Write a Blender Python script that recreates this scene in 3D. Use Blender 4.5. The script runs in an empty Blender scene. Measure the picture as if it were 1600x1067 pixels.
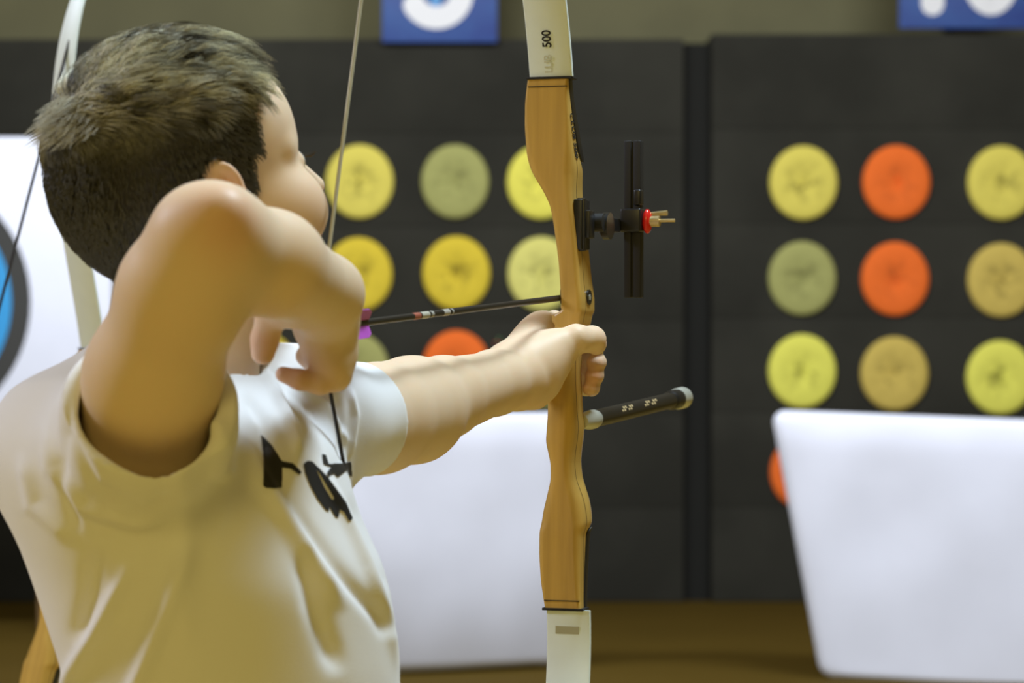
import bpy, bmesh, math, random
import numpy as np
import openvdb
from mathutils import Vector, Matrix, noise
from mathutils.bvhtree import BVHTree

# ------------------------------------------------------------------ camera, world, lights
S = bpy.context.scene
COL = bpy.context.collection
FP = 4600.0                       # focal length in pixels of the 1600 wide frame
CAMZ = 1.15
cam = bpy.data.cameras.new('camera'); camo = bpy.data.objects.new('camera', cam); COL.objects.link(camo)
camo.location = (0, 0, CAMZ); camo.rotation_euler = (math.radians(90), 0, 0)
cam.sensor_width = 36; cam.lens = 36 * FP / 1600; cam.clip_end = 60; cam.clip_start = .05
cam.dof.use_dof = True; cam.dof.focus_distance = 2.78; cam.dof.aperture_fstop = 8.5
S.camera = camo
S.view_settings.view_transform = 'Standard'; S.view_settings.look = 'None'
S.view_settings.gamma = 1; S.view_settings.exposure = 0.0
S.view_settings.use_curve_mapping = False
w = bpy.data.worlds.new('world'); S.world = w; w.use_nodes = True
w.node_tree.nodes['Background'].inputs[0].default_value = (1.0, .75, .22, 1)
w.node_tree.nodes['Background'].inputs[1].default_value = .145

def area(name, loc, target, size, power, color, sy=None):
    l = bpy.data.lights.new(name, 'AREA'); l.energy = power; l.color = color; l.size = size
    if sy: l.shape = 'RECTANGLE'; l.size_y = sy
    o = bpy.data.objects.new(name, l); COL.objects.link(o); o.location = loc
    o.rotation_euler = (Vector(target) - Vector(loc)).to_track_quat('-Z', 'Y').to_euler()
    return o
area('hall_and_fill_light', (.75, 2.9, 3.5), (-.2, 2.4, 1.1), .7, 86, (.82, 1.0, 1.15))
area('hall_and_fill_light', (-3.0, 2.9, 3.0), (-.3, 2.4, 1.1), .6, 64, (.86, .88, 1.08))
area('hall_and_fill_light', (-.8, -1.6, 3.0), (-.2, 2.4, 1.0), 1.2, 36, (1.0, .76, .20))  # warm fill, added to stand in for light bounced from the hall
area('range_light', (-1.5, 8.4, 3.9), (-1.0, 12.0, .9), 2.5, 198, (.88, .93, 1.05), .5)
area('range_light', (2.6, 7.2, 4.2), (2.0, 10.6, .5), 2.5, 210, (.86, .92, 1.07), .5)

# ------------------------------------------------------------------ helpers
def pt(px, py, y):
    return np.array([(px - 800) * y / FP, y, CAMZ - (py - 533.5) * y / FP])

def mat(name, color, rough=.6, metal=0, spec=.5, sss=0, noise_amt=0, noise_scale=20, bump=0, bump_scale=200, color2=None, coat=0, sheen=0, sssr=None):
    m = bpy.data.materials.new(name); m.use_nodes = True
    nt = m.node_tree; b = nt.nodes['Principled BSDF']
    b.inputs['Base Color'].default_value = (*color, 1); b.inputs['Roughness'].default_value = rough
    b.inputs['Metallic'].default_value = metal; b.inputs['Specular IOR Level'].default_value = spec
    if coat: b.inputs['Coat Weight'].default_value = coat; b.inputs['Coat Roughness'].default_value = .2
    if sheen: b.inputs['Sheen Weight'].default_value = sheen
    if sss:
        b.inputs['Subsurface Weight'].default_value = sss
        b.inputs['Subsurface Radius'].default_value = sssr or (1, .35, .18); b.inputs['Subsurface Scale'].default_value = .006
    tc = nt.nodes.new('ShaderNodeTexCoord')
    if noise_amt or color2:
        n = nt.nodes.new('ShaderNodeTexNoise'); n.inputs['Scale'].default_value = noise_scale; n.inputs['Detail'].default_value = 4
        nt.links.new(tc.outputs['Object'], n.inputs['Vector'])
        r = nt.nodes.new('ShaderNodeValToRGB'); r.color_ramp.elements[0].position = .35; r.color_ramp.elements[1].position = .68
        c2 = color2 or tuple(c * (1 - noise_amt) for c in color)
        r.color_ramp.elements[0].color = (*c2, 1); r.color_ramp.elements[1].color = (*color, 1)
        nt.links.new(n.outputs['Fac'], r.inputs[0]); nt.links.new(r.outputs[0], b.inputs['Base Color'])
    if bump:
        n = nt.nodes.new('ShaderNodeTexNoise'); n.inputs['Scale'].default_value = bump_scale; n.inputs['Detail'].default_value = 3
        nt.links.new(tc.outputs['Object'], n.inputs['Vector'])
        bp = nt.nodes.new('ShaderNodeBump'); bp.inputs['Strength'].default_value = bump; bp.inputs['Distance'].default_value = .002
        nt.links.new(n.outputs['Fac'], bp.inputs['Height']); nt.links.new(bp.outputs[0], b.inputs['Normal'])
    return m

def link(name, verts, faces, m, parent=None, smooth=True, world=True):
    """verts in world coordinates unless world=False (then in the parent's own frame)"""
    me = bpy.data.meshes.new(name)
    V = np.asarray(verts, dtype=float)
    if parent is not None and world:
        inv = np.array(parent.matrix_world.inverted()) if parent.get('_fr') is None else np.array(FR[parent.name].inverted())
        V = V @ inv[:3, :3].T + inv[:3, 3]
    me.from_pydata([tuple(v) for v in V], [], [tuple(int(i) for i in f) for f in faces])
    if m is not None:
        for mm in (m if isinstance(m, (list, tuple)) else [m]): me.materials.append(mm)
    if smooth: me.polygons.foreach_set('use_smooth', [True] * len(me.polygons))
    me.update()
    o = bpy.data.objects.new(name, me); COL.objects.link(o)
    if parent is not None: o.parent = parent
    return o

FR = {}
def empty(name, loc=(0, 0, 0), M=None):
    o = bpy.data.objects.new(name, None); COL.objects.link(o); o.empty_display_size = .05
    o.matrix_world = M if M is not None else Matrix.Translation(Vector(loc))
    FR[o.name] = o.matrix_world.copy(); o['_fr'] = 1
    return o

def tag(o, label=None, cat=None, group=None, kind=None):
    if label: o['label'] = label
    if cat: o['category'] = cat
    if group: o['group'] = group
    if kind: o['kind'] = kind
    return o

class MB:
    def __init__(s): s.v = []; s.f = []
    def add(s, v, f):
        n = len(s.v); s.v += [tuple(x) for x in v]; s.f += [tuple(i + n for i in q) for q in f]; return s
    def box(s, a, b, bev=0):
        bm = bmesh.new(); bmesh.ops.create_cube(bm, size=1)
        a = Vector(a); b = Vector(b)
        for v in bm.verts: v.co = Vector(((v.co[i] + .5) * (b[i] - a[i]) + a[i]) for i in range(3))
        if bev: bmesh.ops.bevel(bm, geom=bm.edges[:], offset=bev, segments=3, affect='EDGES', profile=.5)
        bm.verts.index_update()
        s.add([v.co[:] for v in bm.verts], [[v.index for v in f.verts] for f in bm.faces]); bm.free(); return s
    def tube(s, pts, r, n=12, cap=True):
        P = [Vector(p) for p in pts]; R = r if isinstance(r, (list, tuple)) else [r] * len(P)
        rings = []; up = None
        for i, p in enumerate(P):
            t = (P[min(i + 1, len(P) - 1)] - P[max(i - 1, 0)]).normalized()
            if up is None: up = t.orthogonal().normalized()
            up = (up - t * up.dot(t)).normalized(); q = t.cross(up)
            rings.append([p + (up * math.cos(2 * math.pi * k / n) + q * math.sin(2 * math.pi * k / n)) * R[i] for k in range(n)])
        v = [x for rg in rings for x in rg]; f = []
        for i in range(len(P) - 1):
            for k in range(n):
                f.append((i * n + k, i * n + (k + 1) % n, (i + 1) * n + (k + 1) % n, (i + 1) * n + k))
        if cap: f.append(tuple(range(n))[::-1]); f.append(tuple((len(P) - 1) * n + k for k in range(n)))
        return s.add(v, f)
    def loft(s, rings):
        n = len(rings[0]); v = [x for rg in rings for x in rg]; f = []
        for i in range(len(rings) - 1):
            for k in range(n): f.append((i * n + k, i * n + (k + 1) % n, (i + 1) * n + (k + 1) % n, (i + 1) * n + k))
        f.append(tuple(range(n))[::-1]); f.append(tuple((len(rings) - 1) * n + k for k in range(n)))
        return s.add(v, f)
    def prism(s, poly, ax, t0, t1):
        """poly of 2D points in the plane normal to axis ax, extruded from t0 to t1"""
        def mk(p, t):
            q = list(p); q.insert(ax, t); return tuple(q)
        n = len(poly); v = [mk(p, t0) for p in poly] + [mk(p, t1) for p in poly]
        f = [tuple(range(n))[::-1], tuple(range(n, 2 * n))] + [(k, (k + 1) % n, n + (k + 1) % n, n + k) for k in range(n)]
        return s.add(v, f)
    def sphere(s, c, r, n=16):
        c = np.array(c); r = np.array(r if hasattr(r, '__len__') else [r] * 3); rings = []
        for i in range(1, n):
            a = math.pi * i / n
            rings.append([c + r * np.array([math.sin(a) * math.cos(2 * math.pi * k / n), math.sin(a) * math.sin(2 * math.pi * k / n), math.cos(a)]) for k in range(n)])
        return s.loft(rings)
    def build(s, name, m, parent=None, smooth=True, world=True, sharp=True):
        o = link(name, s.v, s.f, m, parent, smooth, world)
        if smooth and sharp:
            o.data.set_sharp_from_angle(angle=math.radians(38))
        bm = bmesh.new(); bm.from_mesh(o.data); bmesh.ops.recalc_face_normals(bm, faces=bm.faces[:]); bm.to_mesh(o.data); bm.free()
        return o

# ---- signed distance field sculpting
class SDF:
    def __init__(s, lo, hi, h):
        s.h = h; s.lo = np.array(lo, float); s.n = np.ceil((np.array(hi) - s.lo) / h).astype(int) + 1
        s.D = np.full(s.n, 1.0, np.float32)
    def region(s, lo, hi):
        a = np.clip(np.floor((np.array(lo) - s.lo) / s.h).astype(int), 0, s.n); b = np.clip(np.ceil((np.array(hi) - s.lo) / s.h).astype(int) + 1, 0, s.n)
        sl = tuple(slice(a[i], b[i]) for i in range(3))
        ax = [(s.lo[i] + np.arange(a[i], b[i]) * s.h).astype(np.float32) for i in range(3)]
        return sl, ax[0][:, None, None], ax[1][None, :, None], ax[2][None, None, :]
    def _comb(s, sl, d, k, mode):
        D = s.D[sl]
        if D.size == 0: return
        if mode == 'add':
            if k > 0:
                hh = np.clip(.5 + .5 * (D - d) / k, 0, 1); r = D * (1 - hh) + d * hh - k * hh * (1 - hh)
            else: r = np.minimum(D, d)
        else:
            d = -d
            if k > 0:
                hh = np.clip(.5 - .5 * (D - d) / k, 0, 1); r = D * (1 - hh) + d * hh + k * hh * (1 - hh)
            else: r = np.maximum(D, d)
        s.D[sl] = r
    def cone(s, a, b, r1, r2=None, k=.01, mode='add', flat=None):
        """tapered capsule; flat=(axis, factor) squashes it along an axis"""
        a = np.array(a, float); b = np.array(b, float); r2 = r1 if r2 is None else r2
        m = max(r1, r2) * 1.3 + k + 3 * s.h
        sl, X, Y, Z = s.region(np.minimum(a, b) - m, np.maximum(a, b) + m)
        ba = b - a; L = float(ba @ ba) + 1e-12
        px, py, pz = X - a[0], Y - a[1], Z - a[2]
        t = np.clip((px * ba[0] + py * ba[1] + pz * ba[2]) / L, 0, 1)
        qx, qy, qz = px - t * ba[0], py - t * ba[1], pz - t * ba[2]
        d2 = qx * qx + qy * qy + qz * qz
        r = r1 + (r2 - r1) * t
        if flat is not None:
            n = np.array(flat[0], float); n /= np.linalg.norm(n); c = qx * n[0] + qy * n[1] + qz * n[2]
            g = np.sqrt(d2 + c * c * (1 / flat[1] ** 2 - 1)); d = (g - r) * (.5 + .5 * flat[1])
        else: d = np.sqrt(d2) - r
        s._comb(sl, d.astype(np.float32), k, mode); return s
    def chain(s, P, R, k=.008, flat=None):
        for i in range(len(P) - 1): s.cone(P[i], P[i + 1], R[i], R[i + 1], k if i == 0 else min(k, .004), flat=flat)
        return s
    def ell(s, c, r, B=None, k=.01, mode='add'):
        """ellipsoid, B = 3x3 rows of axes"""
        c = np.array(c, float); r = np.array(r, float); B = np.eye(3) if B is None else np.array(B)
        m = max(r) + k + 3 * s.h
        sl, X, Y, Z = s.region(c - m, c + m)
        px, py, pz = X - c[0], Y - c[1], Z - c[2]
        k0 = 0; k1 = 0
        for i in range(3):
            q = px * B[i][0] + py * B[i][1] + pz * B[i][2]
            k0 = k0 + (q / r[i]) ** 2; k1 = k1 + (q / r[i] ** 2) ** 2
        k0 = np.sqrt(k0); k1 = np.sqrt(k1) + 1e-9
        s._comb(sl, (k0 * (k0 - 1) / k1).astype(np.float32), k, mode); return s
    def column(s, zs, cx, cy, a, b, A, k=.02, ex=2.0):
        """stack of ellipses: half axis a along A, b across"""
        zs = np.array(zs); A = np.array(A, float)
        lo = [min(cx) - max(a) - .1, min(cy) - max(a) - .1, zs.min() - .02]; hi = [max(cx) + max(a) + .1, max(cy) + max(a) + .1, zs.max() + .02]
        sl, X, Y, Z = s.region(lo, hi)
        zf = np.arange(zs.min() - .06, zs.max() + .06, .002); kr = np.exp(-(np.arange(-30, 31) * .002 / .018) ** 2); kr /= kr.sum()
        def sm(t):
            g = np.interp(zf, zs, t); g = np.concatenate([np.full(30, g[0]), g, np.full(30, g[-1])]); return np.convolve(g, kr, 'valid')
        z = Z.ravel(); f = lambda t: np.interp(z, zf, sm(t))[None, None, :]
        X0, Y0, a_, b_ = f(cx), f(cy), f(a), f(b)
        u = (X - X0) * A[0] + (Y - Y0) * A[1]; v = -(X - X0) * A[1] + (Y - Y0) * A[0]
        g = (np.abs(u / a_) ** ex + np.abs(v / b_) ** ex) ** (1 / ex)
        d = (g - 1) * np.minimum(a_, b_)
        d = np.maximum(d, np.maximum(Z - zs.max(), zs.min() - Z))
        s._comb(sl, d.astype(np.float32), k, 'add'); return s
    def cut(s, p, n, k=0, lo=None, hi=None):
        """remove the side the normal points to (inside the box lo..hi)"""
        p = np.array(p, float); n = np.array(n, float); n /= np.linalg.norm(n)
        sl, X, Y, Z = s.region(s.lo if lo is None else lo, s.lo + s.n * s.h if hi is None else hi)
        d = (X - p[0]) * n[0] + (Y - p[1]) * n[1] + (Z - p[2]) * n[2]
        s._comb(sl, (-d).astype(np.float32), k, 'sub'); return s
    def mesh(s):
        bg = 3 * s.h; D = np.clip(s.D, -bg, bg)
        D[0] = D[-1] = bg; D[:, 0] = D[:, -1] = bg; D[:, :, 0] = D[:, :, -1] = bg
        g = openvdb.FloatGrid(background=bg); g.copyFromArray(np.ascontiguousarray(D, dtype=np.float32))
        g.transform = openvdb.createLinearTransform(voxelSize=s.h)
        P, Q = g.convertToQuads(0.0)
        return np.array(P, float) + s.lo, np.array(Q)[:, ::-1]
def vnormals(V, Q):
    n = np.cross(V[Q[:, 2]] - V[Q[:, 0]], V[Q[:, 3]] - V[Q[:, 1]]); N = np.zeros_like(V)
    for i in range(4): np.add.at(N, Q[:, i], n)
    return N / (np.linalg.norm(N, axis=1, keepdims=True) + 1e-12)
def smooth_mesh(V, Q, it, wgt=.5):
    E = np.concatenate([Q[:, [0, 1]], Q[:, [1, 2]], Q[:, [2, 3]], Q[:, [3, 0]]]); E = np.concatenate([E, E[:, ::-1]])
    for sgn in [wgt, -wgt * 1.04] * it:
        A = np.zeros_like(V); C = np.zeros(len(V)); np.add.at(A, E[:, 0], V[E[:, 1]]); np.add.at(C, E[:, 0], 1)
        V = V + sgn * (A / np.maximum(C, 1)[:, None] - V)
    return V
def fit_normals(V, Q):
    c = np.cross(V[Q[:, 2]] - V[Q[:, 0]], V[Q[:, 3]] - V[Q[:, 1]])
    vol = (V[Q[:, 0]] * c).sum()
    return Q if vol > 0 else Q[:, ::-1]
def keep_largest(V, Q):
    lab = np.arange(len(V))
    E = np.concatenate([Q[:, [0, 1]], Q[:, [1, 2]], Q[:, [2, 3]], Q[:, [3, 0]]])
    while True:
        m = np.minimum(lab[E[:, 0]], lab[E[:, 1]]); L = lab.copy()
        np.minimum.at(L, E[:, 0], m); np.minimum.at(L, E[:, 1], m); L = L[L]; L = L[L]
        if (L == lab).all(): break
        lab = L
    u, c = np.unique(lab, return_counts=True); big = u[c > .02 * len(V)]
    kv = np.isin(lab, big); idx = np.cumsum(kv) - 1
    return V[kv], idx[Q[kv[Q].all(1)]]

# ------------------------------------------------------------------ room: floor, walls
M_floor = mat('hall_floor', (.082, .052, .008), .85, noise_amt=.1, noise_scale=1.5, spec=.05)
M_wall = mat('painted_wall', (.135, .126, .058), .9, noise_amt=.18, noise_scale=2)
M_butt = mat('dark_foam', (.036, .035, .026), .95, noise_amt=.3, noise_scale=2.2, spec=.15, bump=.4, bump_scale=60)
M_gap = mat('dark_board_and_gap_shade', (.018, .018, .015), .95, spec=.1)
DW = 13.0
def W(px, py): return pt(px, py, DW)
tag(MB().box((-6, 6.2, -.05), (6, 14, 0)).build('floor', M_floor, smooth=False), kind='structure')
tag(MB().box((-6, -3, -.05), (6, 6.2, 0)).build('floor', mat('pale_bounce_floor', (.62, .44, .10), .6, noise_amt=.2, noise_scale=4, spec=.3), smooth=False), kind='structure')  # unseen pale zone, added to bounce warm light up onto the boy
tag(MB().box((-6, DW + .5, 0), (6, DW + .62, 4.2)).build('wall_back', M_wall, smooth=False), kind='structure')
ztop = W(0, 62)[2]
def butt(x0, x1, z1, label):
    r = empty('archery_butt', ((x0 + x1) / 2, DW + .2, 0)); tag(r, label, 'archery butt', 'dark foam butts along the back wall')
    h = z1 / 6; n = 0
    for i in range(6):
        MB().box((x0, DW, i * h + .003), (x1, DW + .42, (i + 1) * h + .002), .002).build('foam_layer', M_butt, r)
    MB().box((x0 - .0, DW + .42, 0), (x1, DW + .48, z1)).build('backing_board', M_gap, r)
    return r
xg0, xg1 = W(1068, 0)[0], W(1112, 0)[0]
butt(-4.2, xg0, ztop, 'long dark grey foam butt behind the boy, under the blue 9 sign')
butt(xg1, 4.6, W(0, 54)[2], 'dark grey foam butt on the right, under the blue 10 sign')
p = MB().box((xg0 + .004, DW + .06, 0), (xg1 - .004, DW + .2, ztop - .01)).build('gap_shade', M_gap)  # dark box put in for the shade between the butts
tag(p, 'near-black vertical strip added as the shade in the gap between the two foam butts', 'gap shade')

def plug_mat(name, c, dent):
    m = bpy.data.materials.new(name); m.use_nodes = True; nt = m.node_tree; b = nt.nodes['Principled BSDF']; b.inputs['Roughness'].default_value = .85
    tc = nt.nodes.new('ShaderNodeTexCoord'); L = nt.links.new
    mp = nt.nodes.new('ShaderNodeMapping'); L(tc.outputs['Object'], mp.inputs[0])
    ln = nt.nodes.new('ShaderNodeVectorMath'); ln.operation = 'LENGTH'; L(mp.outputs[0], ln.inputs[0])
    nz = nt.nodes.new('ShaderNodeTexNoise'); nz.inputs['Scale'].default_value = 26; nz.inputs['Detail'].default_value = 2
    oi = nt.nodes.new('ShaderNodeObjectInfo'); ad = nt.nodes.new('ShaderNodeVectorMath'); ad.operation = 'ADD'
    L(tc.outputs['Object'], ad.inputs[0]); L(oi.outputs['Location'], ad.inputs[1]); L(ad.outputs[0], nz.inputs['Vector'])
    mr = nt.nodes.new('ShaderNodeMapRange'); mr.inputs[1].default_value = .03; mr.inputs[2].default_value = .12; mr.inputs[3].default_value = 1; mr.inputs[4].default_value = 0
    L(ln.outputs['Value'], mr.inputs[0])
    mr2 = nt.nodes.new('ShaderNodeMapRange'); mr2.inputs[1].default_value = .44; mr2.inputs[2].default_value = .66; L(nz.outputs['Fac'], mr2.inputs[0])
    mu = nt.nodes.new('ShaderNodeMath'); mu.operation = 'MULTIPLY'; L(mr.outputs[0], mu.inputs[0]); L(mr2.outputs[0], mu.inputs[1])
    mu2 = nt.nodes.new('ShaderNodeMath'); mu2.operation = 'MULTIPLY'; mu2.inputs[1].default_value = dent; L(mu.outputs[0], mu2.inputs[0])
    mx = nt.nodes.new('ShaderNodeMix'); mx.data_type = 'RGBA'; L(mu2.outputs[0], mx.inputs[0])
    mx.inputs[6].default_value = (*c, 1); mx.inputs[7].default_value = (c[0] * .28, c[1] * .27, c[2] * .2, 1)
    L(mx.outputs[2], b.inputs['Base Color']); return m
PC = {'yellow': (.72, .62, .10), 'olive': (.36, .36, .11), 'strong': (.70, .53, .03), 'pale': (.70, .66, .17), 'lemon': (.78, .76, .11),
      'orange': (.86, .155, .012), 'tan': (.60, .45, .09), 'bright': (.80, .74, .10)}
PM = {k: plug_mat('foam_plug_' + k, c, {'orange': .45, 'olive': .6, 'tan': .8}.get(k, .75)) for k, c in PC.items()}
def plug(px, py, kind, label, r=(.150, .164), seed=0):
    c = W(px, py); n = 40; rings = []
    rn = random.Random(seed)
    for (f, y) in [(1, -.0005), (1, -.012), (.975, -.020), (.9, -.026), (.6, -.028), (.35, -.024), (.15, -.016), (.03, -.014)]:
        rings.append([(math.cos(2 * math.pi * k / n) * r[0] * f, y + (rn.uniform(-.003, .003) if f < .7 else 0), math.sin(2 * math.pi * k / n) * r[1] * f) for k in range(n)])
    o = MB().loft(rings).build('foam_plug', PM[kind], None)
    o.location = c
    return tag(o, label, 'foam plug', 'round foam plugs set into the dark butts')
for i, (px, py, k, l) in enumerate([
    (562, 284, 'yellow', 'dull yellow round foam plug right of the boy\'s nose, crossed by the bowstring'),
    (711, 284, 'olive', 'olive green round foam plug in the top row left of the bow'),
    (845, 285, 'bright', 'bright yellow round plug half hidden by the riser below the upper limb'),
    (560, 429, 'strong', 'deep yellow round plug just right of the raised elbow and forearm'),
    (713, 427, 'strong', 'deep yellow round plug directly above the middle of the arrow'),
    (846, 428, 'pale', 'pale yellow round plug behind the riser where the arrow meets it'),
    (410, 577, 'strong', 'mustard plug glimpsed through the gap between thumb and fingers of the drawing hand'),
    (555, 578, 'olive', 'olive plug mostly hidden behind the drawing hand, below the arrow nock'),
    (713, 574, 'orange', 'orange plug rising behind the outstretched forearm, below the arrow'),
    (848, 580, 'olive', 'olive plug almost hidden behind the hand that grips the bow'),
    (1255, 286, 'yellow', 'yellow plug with a dark worn arc, top left of the right-hand plugs'),
    (1400, 285, 'orange', 'upper of the two stacked orange plugs right of the bow sight'),
    (1564, 286, 'yellow', 'yellow plug at the right edge of the photo, topmost below the 10 sign'),
    (1253, 435, 'olive', 'olive green plug left of the lower orange plug, middle row'),
    (1398, 436, 'orange', 'lower of the two stacked orange plugs, smooth and unworn'),
    (1564, 438, 'tan', 'tan plug with dark holes at the right edge, middle row'),
    (1253, 580, 'lemon', 'lemon yellow plug above the left corner of the white sheet on the right'),
    (1397, 584, 'tan', 'tan yellow plug just above the white sheet, under the orange pair'),
    (1562, 590, 'lemon', 'lemon yellow plug at the right edge just above the white sheet'),
    (1256, 738, 'orange', 'orange plug peeking out past the slanted left edge of the right sheet')]):
    plug(px, py, k, l, seed=i)
# small arrow left in the butt
ra = empty('stuck_arrow', W(776, 534)); tag(ra, 'tiny arrow with red and green vanes stuck in the butt above the left forearm', 'arrow')
c = W(776, 534); MB().tube([(c[0], c[1] + .06, c[2]), (c[0] + .01, c[1] - .5, c[2] + .0)], .003, 8).build('shaft', mat('dark_shaft', (.03, .03, .03), .4), ra)
for k, cc in enumerate([(.7, .05, .03), (.7, .05, .03), (.1, .35, .1)]):
    a = math.radians(200 + 120 * k)
    MB().prism([(0, 0), (.02, .02), (.055, .02), (.06, 0)], 2, -.0015, .0015)
    dx, dz = math.cos(a), math.sin(a)
    y0 = c[1] - .49
    v = []
    for (t, h) in [(0, .003), (.0, .02), (.05, .02), (.075, .003)]:
        for sgn in (-1, 1): v.append((c[0] + .01 + dx * h - dz * .002 * sgn, y0 + t, c[2] + dz * h + dx * .002 * sgn))
    MB().add(v, [(0, 2, 4, 6), (1, 7, 5, 3), (0, 1, 3, 2), (2, 3, 5, 4), (4, 5, 7, 6), (6, 7, 1, 0)]).build('vane', mat('small_vane', cc, .5), ra, smooth=False)

# number signs on the wall above the butts
def strokes(paths, r, y0, y1):
    """rounded thick strokes in the x-z plane"""
    m = MB()
    for P in paths:
        P = [np.array(p, float) for p in P]; n = len(P); Lf = []; Rt = []
        for i in range(n):
            t = P[min(i + 1, n - 1)] - P[max(i - 1, 0)]; t /= np.linalg.norm(t); q = np.array([-t[1], t[0]])
            Lf.append(P[i] + q * r); Rt.append(P[i] - q * r)
        m.v_ = None
        v = []; 
        for a, b in zip(Lf, Rt): v += [(a[0], y0, a[1]), (b[0], y0, b[1]), (b[0], y1, b[1]), (a[0], y1, a[1])]
        f = []
        for i in range(n - 1):
            for k in range(4): f.append((4 * i + k, 4 * i + (k + 1) % 4, 4 * i + 4 + (k + 1) % 4, 4 * i + 4 + k))
        f.append((0, 1, 2, 3)); f.append((4 * n - 1, 4 * n - 2, 4 * n - 3, 4 * n - 4)); m.add(v, f)
        for e in (P[0], P[-1]) if np.linalg.norm(P[0] - P[-1]) > 1e-4 else ():
            m.prism([(e[0] + r * math.cos(a), e[1] + r * math.sin(a)) for a in np.linspace(0, 2 * math.pi, 20)[:-1]], 1, y0 + .002, y1)
    return m
M_blue = mat('blue_sign_print', (.010, .032, .20), .5, color2=(.018, .075, .27), noise_scale=5)
M_whitep = mat('white_print', (.80, .80, .78), .6)
M_lblue = mat('light_blue_print', (.10, .32, .62), .6)
YS = DW - .05
def sc(px): return (px - 800) * YS / FP
def sz(py): return CAMZ - (py - 533.5) * YS / FP
def sign(x0, x1, yb, label):
    h = (x1 - x0) / FP * YS * 1.35
    r = empty('lane_number_sign', (sc((x0 + x1) / 2), YS, sz(yb))); tag(r, label, 'sign', 'blue lane number signs above the butts')
    MB().box((sc(x0), YS, sz(yb)), (sc(x1), YS + .02, sz(yb) + h), .002).build('board', M_blue, r)
    MB().box((sc((x0 + x1) / 2) - .02, YS + .02, sz(yb) + .04), (sc((x0 + x1) / 2) + .02, YS + .55, sz(yb) + .10)).build('bracket', M_gap, r)
    return r
r9 = sign(597, 777, 66, 'blue sign with a large white 9 above the butt, left of the bow')
def arc(cx, cz, rx, rz, a0, a1, n=28): return [(cx + rx * math.cos(math.radians(a)), cz + rz * math.sin(math.radians(a))) for a in np.linspace(a0, a1, n)]
k = YS / FP
cx, cz = sc(683), sz(10)
bowl = arc(sc(682), sz(-66), 38 * k, 42 * k, 0, 360)
tail = [(sc(720), sz(-62)), (sc(722), sz(-40))] + [(sc(682 + 40 * math.cos(math.radians(a)) + 0), sz(-12 + 40 * math.sin(math.radians(a)))) for a in np.linspace(0, 150, 24)]
strokes([bowl, tail], 17.5 * k, YS - .006, YS + .001).build('digit', M_whitep, r9, smooth=False)
strokes([[(sc(681), sz(3)), (sc(680), sz(-6))]], 8 * k, YS - .004, YS + .001).build('dot', M_lblue, r9, smooth=False)
r10 = sign(1405, 1612, 44, 'blue sign with a white 10 above the butt, top right corner')
strokes([[(sc(1457), sz(-90)), (sc(1457), sz(6))]], 18 * k, YS - .006, YS + .001).build('digit', M_whitep, r10, smooth=False)
strokes([arc(sc(1548), sz(-40), 27 * k, 46 * k, 0, 360)], 18 * k, YS - .006, YS + .001).build('digit', M_whitep, r10, smooth=False)

# ------------------------------------------------------------------ white sheets in front of the butts
M_sheet = mat('white_paper_sheet', (.77, .80, .88), .7, noise_amt=.05, noise_scale=4, bump=.15, bump_scale=8)
M_wood_leg = mat('leg_wood', (.25, .15, .06), .6)
def sheet(corners, depths, name, label, thick=.05, rad=18, bow=.0, tuck=0, top_roll=.02):
    """board from four photo corners (tl, tr, br, bl), with rounded corners and a gentle bulge"""
    tl, tr, br, bl = [np.array(c, float) for c in corners]
    ctr = (tl + tr + br + bl) / 4
    x0, x1 = min(tl[0], bl[0]), max(tr[0], br[0]); nr, nc = 48, 36
    ts = np.linspace(0, 1, nr) ; ts = .5 - .5 * np.cos(np.pi * ts); hh = (bl[1] + br[1] - tl[1] - tr[1]) / 2
    front = []; back = []
    for t in ts:
        d = min(t, 1 - t) * hh; ins = rad - math.sqrt(max(0, rad ** 2 - max(0, rad - d) ** 2))
        L = tl + (bl - tl) * t + [ins, 0]; Rr = tr + (br - tr) * t - [ins, 0]
        rf = []; rb = []
        for k in range(nc):
            q = L + (Rr - L) * (k / (nc - 1)); dp = depths[0] + (depths[1] - depths[0]) * (q[0] - x0) / (x1 - x0)
            e = min(k, nc - 1 - k, 2) / 2; e2 = min(1, d / 8)
            lean = tuck * max(0, (t - .45) / .55) ** 2 - top_roll * max(0, 1 - d / 60 if t < .5 else 0) ** 2 * -1
            wob = .010 * noise.noise(Vector((q[0] / 90, q[1] / 150, depths[0]))) - bow * math.sin(math.pi * k / (nc - 1))
            P0 = pt(*q, dp); off_ = lean + wob + (1 - e * e2) * .012
            # move along the line of sight's ground direction so that the foot recedes in depth
            rf.append(P0 + np.array([P0[0] / P0[1] * off_, off_, -(q[1] - 533.5) / FP * off_])); rb.append(rf[-1] + np.array([0, thick - (1 - e * e2) * .02, 0]))
        front.append(rf); back.append(rb)
    m = MB(); v = [tuple(p) for r_ in front for p in r_] + [tuple(p) for r_ in back for p in r_]; N = nr * nc; f = []
    for i in range(nr - 1):
        for k in range(nc - 1):
            a = i * nc + k; f.append((a, a + 1, a + nc + 1, a + nc)); f.append((N + a, N + a + nc, N + a + nc + 1, N + a + 1))
    edge = [k for k in range(nc)] + [i * nc + nc - 1 for i in range(1, nr)] + [(nr - 1) * nc + k for k in range(nc - 2, -1, -1)] + [i * nc for i in range(nr - 2, 0, -1)]
    for a, b in zip(edge, edge[1:] + edge[:1]): f.append((a, N + a, N + b, b))
    m.add(v, f)
    r = empty(name, (float(pt(*ctr, depths[0])[0]), depths[0], 0)); tag(r, label, 'target board', 'white boards standing before the butts')
    o = m.build('sheet', M_sheet, r, sharp=False); return r
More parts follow.
